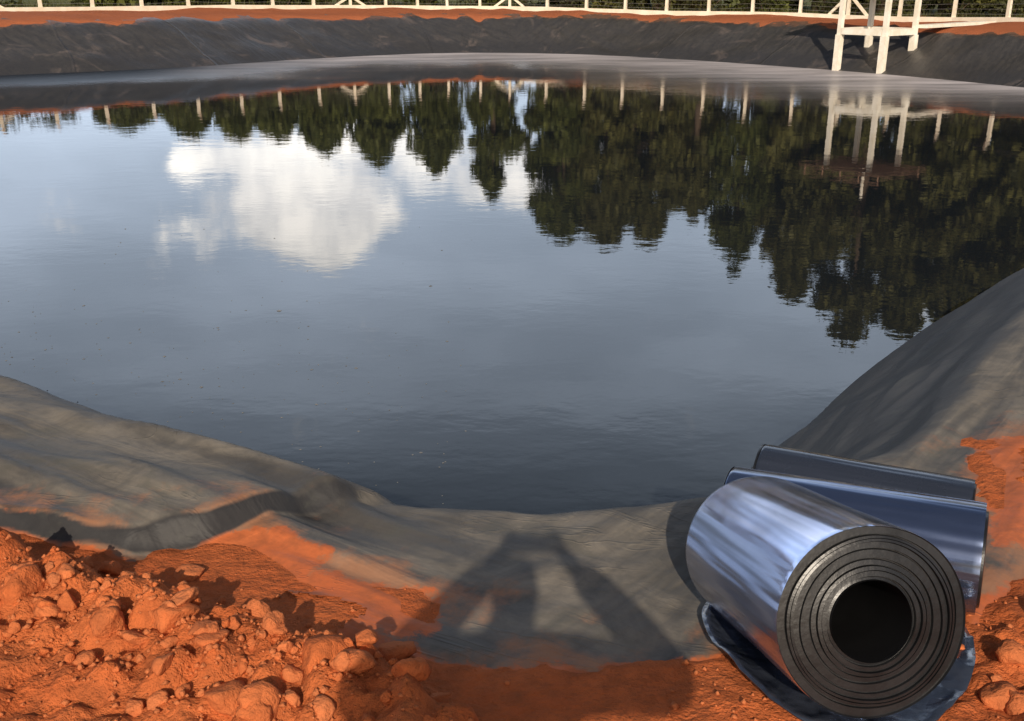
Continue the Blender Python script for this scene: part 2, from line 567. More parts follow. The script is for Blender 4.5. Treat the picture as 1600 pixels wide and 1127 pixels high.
    h = t.math('ADD', h, t.math('MULTIPLY', seam, t.mapr(near, 0, 1, 1.6, 0.0)))
    t.put(b.inputs['Normal'], t.bump(h, 0.6, 0.025))
    return m


def make_water_mat():
    m, t, b = new_mat('pond_water')
    g = t.node('ShaderNodeNewGeometry')
    pos = g.outputs['Position']
    sx = t.node('ShaderNodeSeparateXYZ'); t.put(sx.inputs[0], pos)
    b.inputs['IOR'].default_value = 1.333
    # wind-ruffled band before the far bank
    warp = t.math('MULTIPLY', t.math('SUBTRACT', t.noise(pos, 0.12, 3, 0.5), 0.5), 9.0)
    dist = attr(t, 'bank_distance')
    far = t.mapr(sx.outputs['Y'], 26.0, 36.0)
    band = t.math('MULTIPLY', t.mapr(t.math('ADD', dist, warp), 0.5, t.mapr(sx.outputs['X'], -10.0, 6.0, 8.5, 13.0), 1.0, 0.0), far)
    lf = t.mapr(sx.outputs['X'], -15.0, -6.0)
    painted_mist = t.math('MULTIPLY', t.math('MULTIPLY', band, lf), t.mapr(t.noise(t.mapping(pos, (0.25, 1.0, 1)), 0.9, 4, .6), 0.3, 0.7, 0.45, 1.0))
    t.put(b.inputs['Base Color'], t.mix(painted_mist, (0.012, 0.015, 0.018), (0.55, 0.51, 0.52)))  # misty brightness of the far strip painted in as a pale base colour
    t.put(b.inputs['Roughness'], t.mapr(band, 0, 1, 0.0, 0.50, False))
    r1 = t.noise(t.mapping(pos, (1.0, 1.6, 1.0), (0, 0, 0.15)), 1.5, 3, 0.5)
    r2 = t.noise(t.mapping(pos, (1.0, 1.5, 1.0), (0, 0, -0.3)), 5.5, 3, 0.55)
    gust = t.mapr(t.noise(t.mapping(pos, (0.7, 1.4, 1)), 0.16, 3, 0.5), 0.35, 0.7, 0.5, 1.3)
    h = t.math('ADD', r1, t.math('MULTIPLY', r2, 0.28))
    h = t.math('MULTIPLY', h, gust)
    t.put(b.inputs['Normal'], t.bump(h, 1.0, t.mapr(band, 0, 1, 0.0021, 0.03, False)))
    return m


def simple_mat(name, c1, c2, rough=0.6, scale=6.0, bump=0.3, dist=0.01, metallic=0.0, spec=0.3):
    m, t, b = new_mat(name)
    tcn = t.node('ShaderNodeTexCoord')
    pos = tcn.outputs['Object']
    c = t.mix(t.mapr(t.noise(pos, scale, 6, 0.6, 0.3), 0.3, 0.7), c1, c2)
    t.put(b.inputs['Base Color'], c)
    b.inputs['Roughness'].default_value = rough
    b.inputs['Metallic'].default_value = metallic
    b.inputs['Specular IOR Level'].default_value = spec
    if bump > 0:
        t.put(b.inputs['Normal'], t.bump(t.noise(pos, scale * 5, 4, 0.6), bump, dist))
    return m


def leaf_mat(name, dark, light):
    m, t, b = new_mat(name)
    g = t.node('ShaderNodeNewGeometry')
    oi = t.node('ShaderNodeObjectInfo')
    n = t.noise(g.outputs['Position'], 0.9, 3, 0.5)
    f = t.math('ADD', t.math('MULTIPLY', g.outputs['Random Per Island'], 0.55), t.math('MULTIPLY', n, 0.6))
    c = t.mix(t.mapr(f, 0.2, 0.95), dark, light)
    t.put(b.inputs['Base Color'], c)
    b.inputs['Roughness'].default_value = 0.55
    b.inputs['Specular IOR Level'].default_value = 0.25
    tr = t.node('ShaderNodeBsdfTranslucent')
    t.put(tr.inputs[0], c)
    mx = t.node('ShaderNodeMixShader')
    mx.inputs[0].default_value = 0.36
    out = [n_ for n_ in t.n if n_.type == 'OUTPUT_MATERIAL'][0]
    t.l.new(b.outputs[0], mx.inputs[1])
    t.l.new(tr.outputs[0], mx.inputs[2])
    t.l.new(mx.outputs[0], out.inputs[0])
    return m


M_GROUND = make_ground_mat()
M_CLOD = make_clod_mat()
M_LINER = make_liner_mat()
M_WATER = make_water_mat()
M_WHITE = simple_mat('whitewashed_concrete', (0.78, 0.72, 0.60), (0.68, 0.60, 0.47), 0.8, 2.5, 0.3, 0.01)
M_WHITE2 = simple_mat('white_painted_post', (0.86, 0.81, 0.72), (0.72, 0.65, 0.53), 0.7, 3.0, 0.25, 0.01)
M_RUST = simple_mat('weathered_timber', (0.28, 0.17, 0.11), (0.16, 0.09, 0.06), 0.85, 4.0, 0.4, 0.01)
M_WIRE = simple_mat('galvanised_wire', (0.35, 0.35, 0.34), (0.25, 0.25, 0.24), 0.5, 8.0, 0.0, 0.0, 0.7)
M_BARK = simple_mat('bark', (0.11, 0.075, 0.05), (0.06, 0.042, 0.03), 0.9, 3.0, 0.6, 0.03)
M_LEAF_A = leaf_mat('dark_foliage', (0.046, 0.058, 0.014), (0.155, 0.170, 0.042))
M_LEAF_B = leaf_mat('olive_foliage', (0.060, 0.062, 0.019), (0.190, 0.182, 0.056))
M_LEAF_C = leaf_mat('brush_foliage', (0.040, 0.050, 0.016), (0.125, 0.130, 0.045))

M_LEAF_D = leaf_mat('shaded_brush', (0.028, 0.032, 0.012), (0.075, 0.078, 0.028))

# ------------------------------------------------------------------ ground, liner, water
ground = mesh_np('ground', np.stack([GX.ravel(), GY.ravel(), gzs], -1), quads, M_GROUND, attrs={'pond_distance': gd})
tag(ground, 'red laterite soil around the lined pond, grassy beyond the fence', 'ground', kind='structure')

edge_keep = np.where(gwn > 0.5, 0.14, 0.7)
vis = (gd > -2.0) & (gsd < edge_keep)
keep = vis[quads].all(1) & (np.abs(GX.ravel()[quads]).max(1) < 60)
fq = quads[keep]
used, inv = np.unique(fq, return_inverse=True)
lv = np.stack([GX.ravel(), GY.ravel(), gzl], -1)[used]


def bank_run(x, y):
    best = np.full(x.shape, 1e9); run = np.zeros(x.shape); acc_ = 0.0
    for i in range(len(POND)):
        a = POND[i]; e = POND[(i + 1) % len(POND)] - a
        L = np.hypot(*e)
        t = np.clip(((x - a[0]) * e[0] + (y - a[1]) * e[1]) / (L * L + 1e-12), 0, 1)
        d = (x - a[0] - t * e[0]) ** 2 + (y - a[1] - t * e[1]) ** 2
        m = d < best
        best = np.where(m, d, best); run = np.where(m, acc_ + t * L, run)
        acc_ += L
    return run


liner = mesh_np('pond_liner', lv, inv.reshape(-1, 4), M_LINER, attrs={'soil_distance': gsd[used], 'pond_distance': gd[used], 'bank_run': bank_run(lv[:, 0], lv[:, 1])})
tag(liner, 'black plastic sheet lining the banks of the pond, dusty and wrinkled in front', 'pond liner')

wxs = np.linspace(-29, 21.5, 90); wys = np.linspace(4.0, 56, 90)
WX, WY = np.meshgrid(wxs, wys)
wd, _ = seg_dist(WX.ravel(), WY.ravel(), POND)
wins = inside(WX.ravel(), WY.ravel(), POND)
wd = np.where(wins, wd, -wd)
wi = np.arange(90 * 90).reshape(90, 90)
wq = np.stack([wi[:-1, :-1], wi[:-1, 1:], wi[1:, 1:], wi[1:, :-1]], -1).reshape(-1, 4)
wq = wq[(wd[wq] > -1.4).any(1)]
used, inv = np.unique(wq, return_inverse=True)
wv = np.stack([WX.ravel(), WY.ravel(), np.zeros(8100)], -1)[used]
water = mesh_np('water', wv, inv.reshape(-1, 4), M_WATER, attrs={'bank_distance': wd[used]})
tag(water, 'dark still pond water mirroring trees, fence and clouds', 'water', kind='structure')

# flecks of foam drifting by the near left bank
NF = 260
fx = rng.uniform(-5.5, -0.3, NF); fy = 5.2 + rng.gamma(2.0, 1.1, NF) - fx * 0.55
okf = inside(fx, fy, POND)
fx, fy = fx[okf], fy[okf]
NF = len(fx)
fa = rng.uniform(0, 6.28, (NF, 1)) + np.arange(6)[None] * math.pi / 3
fr = (rng.exponential(0.004, NF) + 0.0035)[:, None] * rng.uniform(.6, 1.4, (NF, 6))
rim = np.stack([fx[:, None] + np.cos(fa) * fr, fy[:, None] + np.sin(fa) * fr * .8, np.full((NF, 6), 0.0005)], -1)
topc = np.stack([fx, fy, 0.003 + fr[:, 0] * .3], -1)[:, None]
fv = np.concatenate([rim, topc], 1).reshape(-1, 3)
ff = np.array([(k, (k + 1) % 6, 6) for k in range(6)])[None] + 7 * np.arange(NF)[:, None, None]
M_FOAM = simple_mat('foam', (0.20, 0.20, 0.20), (0.13, 0.13, 0.13), 0.7, 20, 0.0)
flecks = mesh_np('foam_flecks', fv, ff.reshape(-1, 3), M_FOAM)
tag(flecks, 'tiny pale foam flecks drifting on the water by the left bank', 'foam', kind='stuff')

# ------------------------------------------------------------------ fence round the far side
FENCE = np.array([(-47, 18), (-36, 36), (-23.2, 47), (-15.9, 53.7), (-9.5, 58.6), (-3.7, 61.4), (0.2, 60.4), (6.7, 56.3),
                  (15.2, 51), (19.5, 46.9), (21.0, 44.3), (26, 36), (30, 22)])
POST_DIRS = [52, 135, 208, 278, 344, 407, 463, 520, 572, 622, 667, 709, 755, 797, 850, 905, 960, 1018, 1078, 1140, 1207, 1275,
             1348, 1425, 1502, 1587]
BRACED = {52, 572, 797, 1276, 1275}


def fence_at(u):
    """where a bearing from the near shore meets the fence line"""
    k = (u - 800) / 1600 / 0.955
    for i in range(len(FENCE) - 1):
        a, b = FENCE[i], FENCE[i + 1]
        fa, fb = a[0] - k * a[1], b[0] - k * b[1]
        if fa <= 0 <= fb and a[1] > 10 and b[1] > 10:
            t = fa / (fa - fb)
            return a + (b - a) * t, (b - a) / np.linalg.norm(b - a)
    return None


fence = empty('perimeter_fence', (-3.7, 61.4, ground_z(-3.7, 61.4)))
tag(fence, 'cream concrete post fence with a low plinth running along the far bank', 'fence')
F0 = Vector(fence.location)


def fence_part(name, bm, mat, smooth=False):
    o = obj(name, bm, mat, fence, smooth)
    o.matrix_parent_inverse = Matrix.Translation(-F0)
    return o


posts = []
for u in POST_DIRS:
    r_ = fence_at(u)
    posts.append((r_[0], r_[1], u in BRACED))
# a few more posts past both sides of the picture
def extend(p, d, n, step, front):
    for i in range(n):
        q = p + d * step * (i + 1)
        if front: posts.insert(0, (q, -d, False))
        else: posts.append((q, d, False))


extend(posts[0][0], (FENCE[1] - FENCE[2]) / np.linalg.norm(FENCE[1] - FENCE[2]), 6, 2.2, True)
extend(posts[-1][0], (FENCE[11] - FENCE[10]) / np.linalg.norm(FENCE[11] - FENCE[10]), 6, 2.3, False)
PLINTH = []
PW = 0.15
tips = []
for (p, d, br) in posts:
    gz = ground_z(p[0], p[1])
    n_in = Vector((d[1], -d[0], 0))                     # towards the pond
    base = Vector((p[0], p[1], gz - 0.15))
    ph = float(np.interp(p[0], [-4, 4, 18, 22], [0.88, 0.95, 1.35, 1.60]))
    top = Vector((p[0], p[1], gz + ph + random.uniform(-.04, .04))) + Vector((d[0], d[1], 0)) * random.uniform(-.035, .035)
    tip = top + n_in * 0.22 + Vector((0, 0, 0.26))
    bm = bmesh.new()
    dd = Vector((d[0], d[1], 0))
    prof = [(base, PW), (top, PW * 0.85), (tip, PW * 0.55)]
    rings = []
    for q, wd_ in prof:
        rings.append([bm.verts.new(q + dd * sx_ * wd_ / 2 + n_in * sy_ * wd_ / 2) for sx_, sy_ in ((-1, -1), (1, -1), (1, 1), (-1, 1))])
    for i in range(2):
        for k in range(4):
            bm.faces.new((rings[i][k], rings[i][(k + 1) % 4], rings[i + 1][(k + 1) % 4], rings[i + 1][k]))
    bm.faces.new(rings[0][::-1]); bm.faces.new(rings[2])
    fence_part('post', bm, M_WHITE)
    tips.append((base, top, tip))
    if br:
        for s in (-1, 1):
            bm = bmesh.new()
            foot = base + dd * s * 1.15 + Vector((0, 0, 0.12))
            foot.z = ground_z(foot.x, foot.y) - 0.05
            add_bar(bm, foot, top + dd * s * 0.09 - Vector((0, 0, 0.25)), 0.10, 0.12)
            fence_part('brace', bm, M_WHITE)
    PLINTH.append(Vector((p[0], p[1], gz)))
# plinth, following the ground in gentle steps
bm = bmesh.new()
rings = []
for i, p in enumerate(PLINTH):
    a = PLINTH[max(i - 1, 0)]; b_ = PLINTH[min(i + 1, len(PLINTH) - 1)]
    d = (b_ - a); d.z = 0; d.normalize()
    n_in = Vector((d.y, -d.x, 0))
    zt = (a.z + p.z + b_.z) / 3 + 0.17
    rings.append([bm.verts.new(Vector((p.x, p.y, 0)) + n_in * o_ + Vector((0, 0, z_))) for o_, z_ in ((-0.13, zt - 0.7), (0.13, zt - 0.7), (0.12, zt), (-0.12, zt))])
for i in range(len(rings) - 1):
    for k in range(4):
        bm.faces.new((rings[i][k], rings[i][(k + 1) % 4], rings[i + 1][(k + 1) % 4], rings[i + 1][k]))
bm.faces.new(rings[0][::-1]); bm.faces.new(rings[-1])
fence_part('plinth', bm, M_WHITE)
for zf in (0.3, 0.5, 0.7, 0.9):
    bm = bmesh.new()
    add_tube(bm, [b0 + Vector((0, 0, 0.15 + zf)) for b0, t0, tp in tips], 0.006, 5)
    fence_part('wire', bm, M_WIRE)
bm = bmesh.new()
add_tube(bm, [tp - Vector((0, 0, 0.02)) for b0, t0, tp in tips], 0.007, 5)
fence_part('barbed_wire', bm, M_WIRE)

# ------------------------------------------------------------------ platform tower at the water's edge
S = 0.853
LA = Vector((12.75, 41.75, 0)); LB = Vector((13.97, 40.2, 0))
ax = (LB - LA); ax = Vector((ax.x, ax.y, 0)); LW = ax.length; ax.normalize()
ay = Vector((-ax.y, ax.x, 0))
if ay.y < 0: ay = -ay
LC = LB + ay * LW; LD = LA + ay * LW
tower = empty('platform_tower', (LA + LC) / 2)
tag(tower, 'white four legged platform tower standing at the far edge of the pond', 'tower')
T0 = Vector(tower.location)


def tpart(name, bm, mat, smooth=False):
    o = obj(name, bm, mat, tower, smooth)
    o.matrix_parent_inverse = Matrix.Translation(-T0)
    return o


DECK = 3.72
for i, L in enumerate((LA, LB, LC, LD)):
    bm = bmesh.new()
    zb_ = -1.2 if i < 2 else ground_z(L.x, L.y) - 0.5
    mid = 1.35
    for (z0, z1, wd_) in ((zb_, mid, 0.235), (mid, DECK, 0.17)):
        vs = []
        for z in (z0, z1):
            for sx_, sy_ in ((-1, -1), (1, -1), (1, 1), (-1, 1)):
                vs.append(bm.verts.new(L + ax * sx_ * wd_ / 2 + ay * sy_ * wd_ / 2 + Vector((0, 0, z))))
        for q in ((3, 2, 1, 0), (4, 5, 6, 7), (0, 1, 5, 4), (1, 2, 6, 5), (2, 3, 7, 6), (3, 0, 4, 7)):
            bm.faces.new([vs[k] for k in q])
    tpart('leg', bm, M_WHITE2)
BZ = 1.48
for (p, q) in ((LA, LB), (LB, LC), (LD, LC), (LA, LD)):
    d = (q - p).normalized()
    bm = bmesh.new()
    add_bar(bm, p + d * 0.11 + Vector((0, 0, BZ)), q - d * 0.11 + Vector((0, 0, BZ)), 0.18, 0.24)
    tpart('beam', bm, M_WHITE2)
# gangway beam from the tower to the bank
bm = bmesh.new()
gp = fence_at(1478)[0]
ge = Vector((gp[0] * .985, gp[1] * .985, 0))
ge.z = ground_z(ge.x, ge.y) + 0.02
add_bar(bm, LC + ay * 0.10 + ax * 0.16 + Vector((0, 0, BZ + 0.18)), ge, 0.5, 0.12)
tpart('gangway', bm, M_WHITE2)
bm = bmesh.new()
c0 = (LA + LC) / 2
rnd = random.Random(3)
for k in range(11):
    t_ = -0.5 + (k + 0.5) / 11
    off = rnd.uniform(-0.12, 0.12)
    p = c0 + ay * t_ * (LW + 1.1) + Vector((0, 0, DECK + 0.04 + rnd.uniform(0, .012)))
    add_bar(bm, p - ax * (LW / 2 + 1.0 + off), p + ax * (LW / 2 + 1.0 - off), 0.235, 0.05)
tpart('deck', bm, M_RUST)
for s in (-1, 1):
    bm = bmesh.new()
    p = c0 + ay * s * (LW / 2 + .42)
    for k in range(5):
        q = p + ax * (k - 2) * (LW + 1.4) / 4
        add_bar(bm, q + Vector((0, 0, DECK + .07)), q + Vector((0, 0, DECK + .33)), 0.05, 0.05)
    add_bar(bm, p - ax * (LW / 2 + .75) + Vector((0, 0, DECK + .36)), p + ax * (LW / 2 + .75) + Vector((0, 0, DECK + .36)), 0.05, 0.05)
    tpart('railing', bm, M_RUST)
bm = bmesh.new()
add_tube(bm, [LB + ax * -.35 + ay * .2 + Vector((0, 0, DECK + .09)), LB + ax * -.35 + ay * .2 + Vector((0, 0, DECK + 1.05))], 0.06, 10)
tpart('pole', bm, M_WHITE2)


# ------------------------------------------------------------------ trees
def leaf_cloud(centres, radii, per, size, flat=0.8, seed=0):
    r = np.random.default_rng(seed)
    P = []
    for c, rad in zip(centres, radii):
        n = per
        v = r.normal(size=(n, 3)); v /= np.linalg.norm(v, axis=1)[:, None]
        rr = rad * r.random(n) ** 0.45
        p = c + v * rr[:, None] * np.array([1, 1, flat])
        P.append(p)
    P = np.vstack(P)
    n = len(P)
    a = r.normal(size=(n, 3)); a /= np.linalg.norm(a, axis=1)[:, None]
    b = r.normal(size=(n, 3)); b -= (a * b).sum(1)[:, None] * a; b /= np.linalg.norm(b, axis=1)[:, None]
    s = size * r.uniform(0.6, 1.4, n)[:, None]
    q = np.stack([P - a * s, P - b * s * .45, P + a * s, P + b * s * .45], 1).reshape(-1, 3)
    f = np.arange(4 * n).reshape(-1, 4)
    return q, f


def tree(name, x, y, H, W, kind, leaf, label, group, seed, trunk_h=0.12):
    r = np.random.default_rng(seed)
    z0 = ground_z(x, y)
    root = empty(name, (x, y, z0))
    tag(root, label, 'tree', group)
    # trunk with limbs
    bm = bmesh.new()
    lean = r.uniform(-.25, .25, 2)
    zt = H * (0.92 if kind == 'spindle' else 0.72)
    pts = [(lean[0] * t * t + .06 * math.sin(5 * t + seed), lean[1] * t * t, -0.2 + (zt + .2) * t) for t in np.linspace(0, 1, 7)]
    r0 = 0.055 * W + 0.07
    add_tube(bm, pts, [r0 * (1.25 if i == 0 else 1) * (1 - .88 * i / 6) for i in range(7)], 9)
    cs, rs = [], []
    nclump = 52 if kind == 'spindle' else 70
    for k in range(nclump):
        t = r.uniform(0, 1) ** (0.9 if kind == 'spindle' else 0.8)
        if kind == 'spindle':
            env = (W / 2) * (0.42 + 0.58 * math.sin(math.pi * min(1, 0.16 + t * 0.5) ** 0.9)) * (1 - t ** 4.2) ** 0.75
            env *= r.uniform(.75, 1.12)
            zz = H * (trunk_h + (1 - trunk_h) * t * 0.97)
            rad = 0.34 * env + 0.22
        else:
            env = (W / 2) * math.sqrt(max(0.03, 1 - ((t - 0.42) / 0.60) ** 2)) * r.uniform(.7, 1.15)
            zz = H * (trunk_h + (1 - trunk_h) * t * 0.95)
            rad = W * r.uniform(0.10, 0.17)
        ang = r.uniform(0, 2 * math.pi)
        rr = max(0, env - rad * .8) * r.uniform(.35, 1) ** .5
        c = np.array([rr * math.cos(ang), rr * math.sin(ang), zz])
        cs.append(c); rs.append(rad)
        if k % 5 == 0 and zz < zt * 1.05:
            zi = max(H * .1, zz - rr * .6)
            f_ = np.clip(zi / zt, 0, 1)
            b0 = Vector((lean[0] * f_ * f_, lean[1] * f_ * f_, zi))
            add_tube(bm, [b0, b0.lerp(Vector(c), .55) + Vector((0, 0, .1)), Vector(c)], [r0 * .35 * (1 - .6 * f_), r0 * .2, r0 * .06], 5)
    obj('trunk', bm, M_BARK, root, True)
    q, f = leaf_cloud(cs, rs, 150 if kind == 'spindle' else 170, 0.22 if kind == 'spindle' else 0.24, .9, seed)
    mesh_np('crown', q, f, leaf, root, smooth=False)
    return root


def behind_fence(u, off):
    p, d = fence_at(min(max(u, -100), 1650))
    k = np.array([p[0], p[1]]) / np.hypot(*p)
    q = p + k * off
    return q


def tip_height(u, v, Y):
    dx = (u - 800) / 1600; dy = (v - 563.5) / 1600
    t = Y / (math.cos(PITCH) - dy * math.sin(PITCH))
    return t * dx, t * (math.sin(PITCH) + dy * math.cos(PITCH)) - CAM_H


# mirrored tip of each tree in the water: bearing, tip, width in the picture, kind, distance behind the fence, words
TREES = [
    (202, 187, 80, 'broad', 5, 'low round tree at the left end of the row beyond the fence'),
    (300, 203, 66, 'broad', 5, 'short bushy tree, second from the left end of the row'),
    (374, 214, 66, 'spindle', 5, 'short blunt tree, third from the left end of the row'),
    (438, 216, 68, 'spindle', 6, 'short dense tree, fourth from the left end of the row'),
    (508, 238, 76, 'spindle', 6, 'dense rounded tree, fifth from the left, right of the cloud gap'),
    (592, 258, 84, 'spindle', 6, 'rounded dark tree, sixth from the left, above the cloud'),
    (682, 268, 84, 'spindle', 6, 'dark pointed tree, seventh from the left, beside the narrow bright gap'),
    (770, 312, 74, 'spindle', 5, 'tall narrow tree standing alone between two bright gaps of sky'),
    (878, 372, 110, 'broad', 6, 'tall tree at the left edge of the solid stand'),
    (945, 382, 110, 'broad', 7, 'tall olive tree in the middle of the centre stand'),
    (1012, 378, 90, 'broad', 6, 'tall tree on the right side of the centre stand'),
    (1082, 350, 80, 'spindle', 6, 'shorter tree filling the dip right of the centre stand'),
    (1145, 432, 100, 'spindle', 6, 'tall pointed tree with a wispy tip left of the tower'),
    (1235, 468, 110, 'broad', 7, 'big olive tree just left of the tower'),
    (1320, 532, 150, 'broad', 7, 'tallest broad tree directly behind the tower'),
    (1405, 536, 110, 'broad', 8, 'tall shaggy tree just right of the tower'),
    (1490, 515, 140, 'broad', 7, 'broad dark tree well to the right of the tower'),
    (1590, 540, 150, 'broad', 7, 'big tree at the right end of the visible stand'),
]
for i, (u, v, wpx, kind, off, words) in enumerate(TREES):
    q = behind_fence(u, off)
    X, H = tip_height(u, v, q[1])
    z0 = ground_z(X, q[1])
    W_ = wpx / 1600 * q[1] * (1.34 if kind == 'spindle' else 1.42)
    tree('tree', X, q[1], H - z0 + 0.15, W_, kind, M_LEAF_A if i < 9 or i in (12,) else M_LEAF_B, words, 'trees beyond the fence', 100 + i,
         0.02 if kind == 'spindle' else 0.03)
SECOND = [(1050, 9.0, 4.0), (1190, 9.6, 4.4), (1270, 11.0, 5.8), (1370, 12.0, 6.4), (1450, 12.4, 6.6), (1545, 12.4, 6.8), (1650, 11.5, 6), (1760, 11, 6), (890, 9.6, 4.8), (985, 9.8, 5.4)]
words2 = ['slender tree in the back row behind the centre stand', 'back row tree left of the tower', 'back row tree close behind the tower on its left',
          'back row tree straight behind the tower', 'back row tree on the right of the tower', 'back row tree towards the right edge', 'back row tree at the right edge',
          'tree past the right edge of the view', 'back row tree filling the left half of the centre stand', 'back row tree filling the right half of the centre stand']
for i, (u, H, W_) in enumerate(SECOND):
    q = behind_fence(u, 11)
    X = (u - 800) / 1600 / 0.955 * q[1]
    tree('tree', X, q[1], H, W_, 'broad', M_LEAF_B, words2[i], 'trees beyond the fence', 300 + i, 0.04)

# bushes and grass at the foot of the trees
for i in range(26):
    u = -60 + i * 68 + random.uniform(-18, 18)
    q = behind_fence(u, 3.2 + random.uniform(-1, 3.0))
    X = (u - 800) / 1600 / 0.955 * q[1]
    z0 = ground_z(X, q[1])
    root = empty('bush', (X, q[1], z0))
    hgt = random.uniform(0.7, 1.5)
    tag(root, 'low leafy bush growing behind the fence posts', 'bush', 'bushes behind the fence')
    cs = [np.array([random.uniform(-.9, .9), random.uniform(-.5, .5), random.uniform(.2, hgt)]) for _ in range(9)]
    q_, f_ = leaf_cloud(cs, [random.uniform(.3, .5) for _ in cs], 42, 0.11, .8, 900 + i)
    mesh_np('foliage', q_, f_, M_LEAF_C if i < 11 else M_LEAF_D, root, smooth=False)
    bm = bmesh.new()
    for c in cs[:4]:
        add_tube(bm, [(0, 0, -.1), (c[0] * .4, c[1] * .4, c[2] * .5), tuple(c)], [.03, .02, .008], 5)
    obj('stem', bm, M_BARK, root, True)
N = 9000
gu = rng.uniform(-200, 1800, N); go = rng.uniform(0.6, 9.0, N)
fpts = {}
gx = np.empty(N); gy = np.empty(N)
tab_u = np.arange(-200, 1801, 20)
tab = []
for u in tab_u:
    r_ = fence_at(u)
    tab.append(r_[0] if r_ is not None else tab[-1])
tab = np.array(tab)
bx_ = np.interp(gu, tab_u, tab[:, 0]); by_ = np.interp(gu, tab_u, tab[:, 1])
L_ = np.hypot(bx_, by_)
gx = bx_ * (1 + go / L_); gy = by_ * (1 + go / L_)
_, _, _, gz_, _ = land(gx, gy)
ang = rng.uniform(0, np.pi, N); hh = rng.uniform(.08, .45, N); wd_ = rng.uniform(.015, .035, N)
dx_, dy_ = np.cos(ang) * wd_, np.sin(ang) * wd_
lx, ly = rng.normal(0, .12, N), rng.normal(0, .12, N)
gv = np.stack([np.stack([gx - dx_, gy - dy_, gz_ - .03], -1), np.stack([gx + dx_, gy + dy_, gz_ - .03], -1), np.stack([gx + lx, gy + ly, gz_ + hh], -1)], 1).reshape(-1, 3)
grass = mesh_np('grass', gv, np.arange(3 * N).reshape(-1, 3), M_LEAF_C, smooth=False)
tag(grass, 'rough green grass growing behind the fence', 'grass', kind='stuff')


# ------------------------------------------------------------------ lumps of soil
def clod_mesh(seed, sub=3):
    bm = bmesh.new()
    bmesh.ops.create_icosphere(bm, subdivisions=sub, radius=1.0)
    off = Vector((seed * 13.7, seed * -7.1, seed * 3.3))
    sq = Vector((random.uniform(.8, 1.15), random.uniform(.75, 1.1), random.uniform(.6, .85)))
    planes = [Vector((random.gauss(0, 1), random.gauss(0, 1), random.gauss(0, 1))).normalized() for _ in range(7)]
    cut = [random.uniform(.45, .85) for _ in planes]
    for v in bm.verts:
        p = v.co.copy()
        for pl, c in zip(planes, cut):
            e = p.dot(pl) - c
            if e > 0: p -= pl * e * 0.85
        k = 1 + 0.22 * mnoise.noise(p * 1.7 + off) + 0.13 * mnoise.noise(p * 4.1 + off) + 0.05 * mnoise.noise(p * 9 + off)
        p = p * k
        v.co = Vector((p.x * sq.x, p.y * sq.y, p.z * sq.z))
    me = bpy.data.meshes.new('soil_clod')
    for f in bm.faces: f.smooth = True
    bm.to_mesh(me); bm.free()
    me.materials.append(M_CLOD)
    return me


CLODS = [clod_mesh(i) for i in range(9)]
GROUP_CLOD = 'lumps of red soil on the heap'


def bearing_point(u, v, z):
    dx = (u - 800) / 1600; dy = (v - 563.5) / 1600
    t = (CAM_H - z) / (math.sin(PITCH) + dy * math.cos(PITCH))
    return t * dx, t * (math.cos(PITCH) - dy * math.sin(PITCH))


BIG = [
    (38, 912, 34, 'broad smooth lump of red soil at the left end of the heap'),
    (267, 935, 36, 'large rounded red clod on the ridge with a dark hollow beneath it'),
    (292, 892, 22, 'red clod on the ridge crest just above the large rounded one'),
    (503, 1016, 50, 'largest blocky red clod on the heap, left of the dark cleft'),
    (556, 1030, 28, 'upright wedge of red soil leaning on the largest block'),
    (612, 1012, 33, 'rounded red boulder of soil at the right tip of the heap'),
    (347, 1083, 34, 'smooth red lump low on the heap near the bottom edge'),
    (398, 1106, 26, 'red lump touching the bottom edge of the view beside the smooth one'),
    (131, 1022, 15, 'lone small red clod on the bare front slope of the heap'),
    (453, 1048, 18, 'small red clod tucked under the largest block'),
    (498, 1103, 24, 'flat red clod below the dark cleft'),
    (85, 872, 18, 'red clod on the ridge crest near the left edge'),
    (131, 874, 15, 'small knob of red soil on the ridge crest'),
    (174, 884, 18, 'red clod on the ridge crest, shadow falling behind it'),
    (332, 990, 22, 'red clod half way down the heap beside a dark crack'),
    (1556, 1082, 26, 'red clod at the bottom right corner, beside the rolls'),
    (1592, 1098, 24, 'red clod in the bottom right corner at the very edge'),
    (1585, 1020, 20, 'crumbly red clod at the right edge above the corner'),
    (640, 1052, 26, 'shaded red clod just right of the heap tip'),
]
first = None
for i, (u, v, rpx, words) in enumerate(BIG):
    z = 1.52
    for _ in range(4):
        x, y = bearing_point(u, v, z)
        z = ground_z(x, y) + 0.02
    r_ = rpx / 1600 * math.hypot(x, y, CAM_H - z) * 1.15
    o = bpy.data.objects.new('soil_clod', CLODS[i % 9])
    COL.objects.link(o)
    o.location = (x, y, ground_z(x, y) + r_ * 0.05)
    o.scale = (r_, r_, r_)
    o.rotation_euler = (random.uniform(-.5, .5), random.uniform(-.5, .5), random.uniform(0, 6.28))
    tag(o, words, 'soil clod', GROUP_CLOD)
n = 0
rc = random.Random(21)
